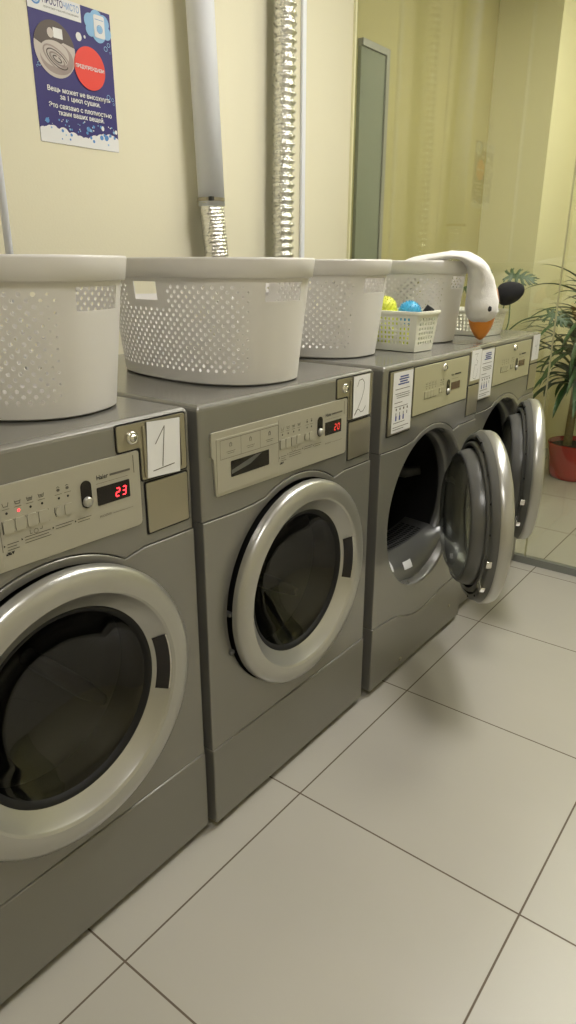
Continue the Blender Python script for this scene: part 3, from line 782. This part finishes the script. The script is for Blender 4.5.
# ------------------------------------------------------------------ ducts, pipes, conduits
def duct(path, r, pitch, amp, m, name, parent=None, crumple=.0):
    P = catmull(path, 12); L = 0; pts = []; rr = []
    segs = []
    for a, b in zip(P[:-1], P[1:]):
        d = (b - a).length; nseg = max(1, int(d / (pitch / 6)))
        for i in range(nseg): pts.append(a + (b - a) * i / nseg); rr.append(r + amp * cos(2 * pi * (L + d * i / nseg) / pitch))
        L += d
    k = MB(); k.tube(pts, rr, m, 28)
    if crumple:
        k.v = [tuple(Vector(v) + Vector([(random.random() - .5) * crumple for _ in range(3)])) for v in k.v]
    return k.build(name, parent)
d = duct([(-.94, 1.515, .90), (-.94, 1.512, 1.4), (-.94, 1.520, 1.9), (-.94, 1.530, 2.4), (-.93, 1.535, CH - .003)], .0405, .030, .0065, M['foil'], 'flexible_duct', None, .0032)
tag(d, 'silver corrugated flexible duct running up the wall right of the white pipe', 'duct')
t = thing('vent_pipe', 'smooth white vertical vent pipe on the wall behind the second washing machine', 'pipe', (-.94, 1.08, .9))
oo = Vector((.94, -1.08, -.9))
k = MB(); k.tube([Vector(p) + oo for p in [(-.94, 1.082, 1.545), (-.94, 1.050, 2.3), (-.94, 1.030, 2.75), (-.94, 1.03, CH - .003)]], .0485, M['pvc'], 40); k.build('pipe_body', t)
dd = duct([Vector(p) + oo for p in [(-.93, 1.130, .90), (-.935, 1.100, 1.3), (-.94, 1.085, 1.5), (-.94, 1.078, 1.575)]], .0455, .0125, .0012, M['foil'], 'foil_sleeve', t, .0022)
k = MB(); k.lathez([(1.560, .0505), (1.572, .0508)], (-.94, 1.0795), 32, M['steel']); k.box(-.906, -.89, 1.030, 1.042, 1.559, 1.573, M['ink'])
k.v = [tuple(Vector(v) + oo) for v in k.v]; k.build('clamp', t)
k = MB(); k.box(WX + .001, WX + .014, 1.716, 1.742, .9, CH - .003, M['pvc']); tag(k.build('cable_conduit', bevel=.003), 'thin white square conduit on the wall right of the silver duct', 'conduit')
k = MB(); k.tube([(-1.0, 1.185, .9), (-1.0, 1.183, 1.6), (-1.0, 1.168, 2.2), (-1.0, 1.155, CH - .003)], .0045, M['cable'], 10); tag(k.build('cable'), 'thin white cable running up the wall beside the smooth white pipe', 'cable')
k = MB(); k.tube([(-.91, .213, .6), (-.91, .213, 2.0), (-.91, .213, CH - .003)], .011, M['pvc'], 16); tag(k.build('water_pipe'), 'thin white pipe at the left edge rising behind the nearest basket', 'pipe')

# ------------------------------------------------------------------ poster
def poster():
    px, y0, z0_ = WX, .424, 1.688; w, h = .293, .385
    T = thing('wall_poster', 'dark blue laundry warning poster with a red circle, taped to the cream wall', 'poster', (px, y0, z0_))
    k = MB(); k.box(.0005, .0015, 0, w, 0, h, M['navy'])
    x = .0020; B = lambda u: u * w; 
    # white foam along the lower edge
    k.rect(x, 0, w, 0, .018, M['paper'])
    random.seed(3)
    for i in range(26):
        u = i / 25; r = random.uniform(.012, .022); yy = min(max(u * w, r * .6), w - r * .6)
        n = 20; P = [(min(max(yy + r * cos(2 * pi * j / n), 0), w), max(.020 + .010 * sin(u * 9) + r * sin(2 * pi * j / n), 0)) for j in range(n)]
        k.add([(x + .0001 * (i % 5 + 1), *p) for p in P], [tuple(range(n))], M['paper'])
    x += .0009
    for i in range(30):
        yy = random.uniform(.01, w - .01); zz = random.uniform(.012, .066); r = random.choice([.0022, .003, .0045, .007 if zz < .06 else .003])
        k.disc(x + .0001 * (i % 7), yy, zz, r, r, random.choice([M['lblue'], M['cyan'], M['lblue']]), 16)
    for i in range(26):
        yy = random.uniform(.01, w - .01); zz = random.uniform(.045, .072); r = random.uniform(.001, .0024); k.disc(x + .0008, yy, zz, r, r, random.choice([M['paper'], M['cyan']]), 10)
    for yy, zz, r in ((.268, .288, .007), (.284, .280, .003), (.280, .300, .006), (.265, .155, .007), (.281, .150, .005), (.284, .138, .0035), (.020, .203, .006), (.036, .200, .0065), (.012, .196, .003)):
        k.lathe([(x, r * .75), (x, r)], (yy, zz), 20, M['cyan'], smooth=False)
    k.disc(x, .168, .300, .0105, .0115, M['paper']); k.disc(x, .190, .304, .004, .0045, M['paper'])
    k.disc(x, .232, .062, .0055, .007, M['paper']); k.disc(x, .285, .058, .005, .006, M['paper'])
    S = k.build('sheet', T)
    # round photo of a rolled towel
    k = MB(); c = (.079, .249); R = .071; xx = .0032
    k.disc(xx, *c, R, R * 1.03, M['taupe2'], 56)
    n = 24; up = [(c[0] + R * cos(a), c[1] + R * 1.03 * sin(a)) for a in [radians(12 + 156 * i / n) for i in range(n + 1)]]
    k.add([(xx + .0002, *p) for p in up + [(c[0] - .04, c[1] + .004), (c[0] - .01, c[1] + .022), (c[0] + .005, c[1] + .008), (c[0] + .03, c[1] + .022)]], [tuple(range(n + 5))], M['taupe3'])
    k.rect(xx + .0003, c[0] - .002, c[0] + .030, c[1] + .030, c[1] + .056, M['paper']); k.disc(xx + .0004, c[0] - .012, c[1] + .040, .011, .013, M['taupe2'], 16)
    k.disc(xx + .0004, c[0] + .004, c[1] - .022, .058, .042, M['taupe'], 40)
    k.disc(xx + .0005, c[0] - .004, c[1] - .012, .050, .034, M['taupe2'], 40)
    for q, (ra, rb) in enumerate(((.044, .030), (.034, .022), (.024, .014), (.014, .007))):
        pts = [(c[0] + .004 + ra * cos(radians(a)) - rb * .35 * sin(radians(a)), c[1] - .024 + rb * sin(radians(a)) - ra * .25 * cos(radians(a))) for a in range(-30 + 40 * q, 310 + 40 * q, 15)]
        k.stroke(xx + .0007, pts, .0045 if q % 2 == 0 else .003, M['taupe'] if q % 2 == 0 else M['taupe3'])
    k.build('towel_photo', S)
    k = MB(); k.disc(.0043, .200, .222, .0575, .0585, M['pink'], 56); k.text('ПРЕДУПРЕЖДАЕМ!', .0053, .200, .218, .013, M['paper'], 'CENTER', width=.106, bold=.0003); k.build('red_circle', S)
    # header
    k = MB(); k.rect(.0030, 0, .182, .338, h, M['paper']); k.disc(.0033, .027, .367, .017, .017, M['lblue'], 30); k.disc(.0035, .027, .367, .013, .013, M['cyan'], 30); k.lathe([(.0036, .010), (.0036, .0115)], (.027, .367), 24, M['paper'], smooth=False)
    k.text('ПРОСТО', .0035, .050, .360, .024, M['navy'], width=.068, bold=.0003); k.text('ЧИСТО', .0035, .120, .360, .024, M['lblue'], width=.055); k.text('прачечная самообслуживания', .0035, .052, .349, .0078, M['inkg'], width=.12)
    k.build('header', S)
    # cloud with a plain washer
    k = MB()
    for a, b, r in ((.215, .350, .022), (.240, .365, .024), (.265, .355, .022), (.275, .330, .018), (.245, .325, .026), (.215, .328, .018)): k.disc(.0030, a, min(b, h - r), r, r, M['cyan'], 24)
    k.prism(rrect(.228, .268, .312, .372, .006), .0036, .0045, M['paper']); k.lathe([(.0055, .010), (.0055, .0115)], (.248, .335), 20, M['lblue'], smooth=False); k.disc(.0050, .248, .335, .0095, .0095, M['cyan'], 20); k.rect(.0050, .232, .264, .359, .3605, M['lblue'])
    k.build('cloud_picture', S)
    k = MB()
    for i, s_ in enumerate(('Вещь может не высохнуть', 'за 1 цикл сушки.', 'Это связано с плотностью', 'ткани ваших вещей.')):
        for q in range(4): k.text(s_, .0036 + q * .00008, w / 2 + .008 + (-.0005, .0005, 0, 0)[q], (.139, .121, .096, .078)[i] + (0, 0, .0004, -.0004)[q], .0185, M['paper'], 'CENTER', width=(.232, .148, .232, .170)[i], bold=0)
    k.build('warning_text', S)
poster()

# ------------------------------------------------------------------ plants
def strap_leaf(k, base, az, L, w, up, droop, m, seg=12):
    d = Vector((cos(az), sin(az), 0)); s = Vector((-sin(az), cos(az), 0)); v = []; f = []; p = Vector(base); el = up
    for i in range(seg + 1):
        t = i / seg; ww = w * (.45 + .55 * min(1, t * 5)) * (1 - t ** 3) ** .8 / 2 + .0008
        n = Vector((-d.x * sin(el), -d.y * sin(el), cos(el)))
        v += [p - s * ww + n * ww * .35, p, p + s * ww + n * ww * .35]
        p = p + (d * cos(el) + Vector((0, 0, 1)) * sin(el)) * (L / seg); el -= droop / seg * (.4 + 1.2 * t)
    for i in range(seg):
        f += [(i * 3, i * 3 + 1, i * 3 + 4, i * 3 + 3), (i * 3 + 1, i * 3 + 2, i * 3 + 5, i * 3 + 4)]
    k.add(v, f, m, True)
random.seed(11)
PX, PY = -.20, 3.74
T = thing('potted_dracaena', 'tall dracaena with long arching leaves in a red pot beyond the glass', 'potted plant', (PX, PY, 0))
k = MB(); k.lathez([(0, 0), (0, .140), (.008, .150), (.03, .155), (.18, .176), (.222, .182), (.232, .185), (.238, .181), (.232, .173), (.205, .167)], (0, 0), 48, M['potred']); k.build('pot', T)
k = MB(); k.lathez([(.208, .168), (.216, .09), (.22, 0)], (0, 0), 32, M['soil']); k.build('soil', T)
for bx, by, hh, ln in ((-.055, -.03, .46, .01), (.02, .05, .82, .02), (.05, -.05, .64, .02)):
    pts = []; rr = []
    for i in range(60):
        t = i / 59; pts.append((bx + ln * t, by - ln * t, .21 + (hh + .03) * t)); rr.append(.026 * (1 - .15 * t) + .0028 * (i % 2))
    k = MB(); k.tube(pts, rr, M['trunk'], 14); k.build('trunk', T)
    k = MB(); c = Vector((bx + ln, by - ln, .24 + hh))
    N = 62
    for i in range(N):
        t = i / N; az = i * 2.39996 + random.uniform(-.2, .2)
        LL = random.uniform(.46, .66) * (1.05 - .25 * t); qx, qy = PX + c.x + cos(az) * LL, PY + c.y + sin(az) * LL
        if (qx < -.60 and qy > 3.66) or qy > YF - .03: LL *= .55
        strap_leaf(k, c + Vector((0, 0, -.09 + .11 * t)), az, LL, random.uniform(.040, .052), radians(5 + 78 * t + random.uniform(-8, 8)), radians(random.uniform(85, 150) * (1 - .5 * t)), random.choice([M['leaf'], M['leaf'], M['leaf2']]))
    k.build('leaf_crown', T)

def lobed_leaf(k, c, d, nrm, L, m):
    d = Vector(d).normalized(); nrm = Vector(nrm); nrm = (nrm - d * nrm.dot(d)).normalized(); s = nrm.cross(d)
    def P(u, v): 
        return Vector(c) + d * u * L + s * v * L - nrm * (.28 * v * v + .20 * max(u, 0) ** 2) * L
    # midrib strip
    def strip(a, b, wa, wb, tip=True):
        a = Vector(a); b = Vector(b); q = (b - a); pn = Vector((-q.y, q.x)).normalized(); n = 6; v = []
        for i in range(n + 1):
            t = i / n; w = (wa + (wb - wa) * t) * (1 if not tip or t < .6 else (1 - ((t - .6) / .4) ** 2) ** .5 + .02); e = a + q * t
            v += [P(*(e - pn * w)), P(*e) + nrm * .004, P(*(e + pn * w))]
        f = []
        for i in range(n): f += [(i * 3, i * 3 + 1, i * 3 + 4, i * 3 + 3), (i * 3 + 1, i * 3 + 2, i * 3 + 5, i * 3 + 4)]
        k.add(v, f, m, True)
    strip((0, 0), (1.0, 0), .15, .06)
    for t, ang, ll in ((-.02, 140, .42), (.02, 105, .50), (.18, 80, .52), (.36, 66, .48), (.54, 52, .42), (.72, 38, .33)):
        for sg in (-1, 1):
            a = radians(ang); b = (t + ll * cos(a), sg * ll * sin(a)); strip((t, 0), b, .075, .055)
            mid = (t + ll * .6 * cos(a), sg * ll * .6 * sin(a)); a2 = radians(ang - 30); strip(mid, (mid[0] + .22 * cos(a2), mid[1] + sg * .22 * sin(a2)), .035, .03)
QX, QY = -.43, 2.78
T = thing('potted_philodendron', 'philodendron with deeply lobed leaves rising behind the far dryer beyond the glass', 'potted plant', (QX, QY, 0))
k = MB(); k.lathez([(0, 0), (0, .11), (.02, .12), (.28, .155), (.30, .158), (.30, .148), (.27, .145)], (0, 0), 36, M['clay']); k.build('pot', T)
k = MB(); k.lathez([(.27, .146), (.275, 0)], (0, 0), 24, M['soil']); k.build('soil', T)
k = MB(); k.tube([(0, 0, .27), (.005, 0, .6), (0, 0, .98)], [.028, .024, .018], M['trunk'], 14); k.build('trunk', T)
for end, dirn, nrm, L in (((.035, -.03, 1.290), (.95, .25, -.05), (.1, -.75, .8), .125), ((-.145, -.02, 1.31), (.3, .2, -.5), (.4, -.8, .6), .13), ((.24, .02, 1.10), (.9, -.1, -.25), (.2, -.7, .8), .11), ((-.26, .05, 1.22), (-.9, 0, .1), (0, -.5, 1), .11), ((-.05, .2, 1.2), (0, .9, .1), (0, .3, 1), .12)):
    b = Vector((0, 0, .97)); e = Vector(end); md = (b + e) / 2 + Vector((-.02 if end[0] > 0 else .02, 0, .03 if end[2] < 1.15 else -.04))
    k = MB(); k.tube(catmull([b, md, e], 6), .0038, M['leaf2'], 8)
    lobed_leaf(k, e, dirn, nrm, L, M['leaf']); k.build('leaf', T)
k = MB()
for az, L, u in ((.3, .36, .55), (-.4, .33, .45), (2.4, .3, .6), (3.6, .34, .4), (5.0, .25, .8)): strap_leaf(k, (0, 0, .96), az, L, .012, u, 1.0, M['leaf2'])
k.build('thin_shoots', T)

# ------------------------------------------------------------------ ceiling lights
def lamp(x, y, sx, sy, m, label):
    t = thing('ceiling_light', label, 'ceiling light', (x, y, CH - .002))
    MB().box(-sx / 2 - .02, sx / 2 + .02, -sy / 2 - .02, sy / 2 + .02, -.03, 0, M['frame']).build('housing', t)
    MB().rect(0, 0, 0, 0, 0, M['frame'])
    k = MB(); k.box(-sx / 2, sx / 2, -sy / 2, sy / 2, -.036, -.0305, m); k.build('diffuser', t)
lamp(.55, 1.35, .6, .6, M['lamp'], 'square ceiling light above the dryers')
lamp(1.15, -1.0, .6, .6, M['lamp2'], 'square ceiling light behind the camera')
lamp(.6, 2.5, .6, .6, M['lamp3'], 'square ceiling light just beyond the glass')
lamp(.35, 3.7, .5, .5, M['lamp4'], 'unseen square ceiling light added above the red potted plant to brighten the back wall')  # unseen light, added to brighten the back wall

# ------------------------------------------------------------------ world, camera, view
w = bpy.data.worlds.new('world'); SC.world = w; w.use_nodes = True
w.node_tree.nodes['Background'].inputs[0].default_value = (.9, .9, .85, 1); w.node_tree.nodes['Background'].inputs[1].default_value = .3
cd = bpy.data.cameras.new('camera'); cam = bpy.data.objects.new('camera', cd); COL.objects.link(cam)
yaw, pit, rol, f = .65521, -.34624, .00263, 685.743
fw = Vector((-cos(pit) * sin(yaw), cos(pit) * cos(yaw), sin(pit))); rt = Vector((cos(yaw), sin(yaw), 0)); up = rt.cross(fw)
r2 = cos(rol) * rt + sin(rol) * up; u2 = -sin(rol) * rt + cos(rol) * up
R3 = Matrix((r2, u2, -fw)).transposed()
cam.matrix_world = Matrix.Translation((.98421, -.95235, 1.34139)) @ R3.to_4x4()
cd.sensor_fit = 'VERTICAL'; cd.sensor_height = 36; cd.lens = f / 1024 * 36; cd.clip_start = .02
SC.camera = cam
SC.view_settings.view_transform = 'Standard'; SC.view_settings.look = 'None'; SC.view_settings.gamma = 1; SC.view_settings.use_curve_mapping = False
SC.view_settings.exposure = 0.
SC.cycles.use_denoising = True
SC.cycles.max_bounces = 12; SC.cycles.transparent_max_bounces = 16
SC.cycles.caustics_reflective = False; SC.cycles.caustics_refractive = False; SC.cycles.sample_clamp_indirect = 6
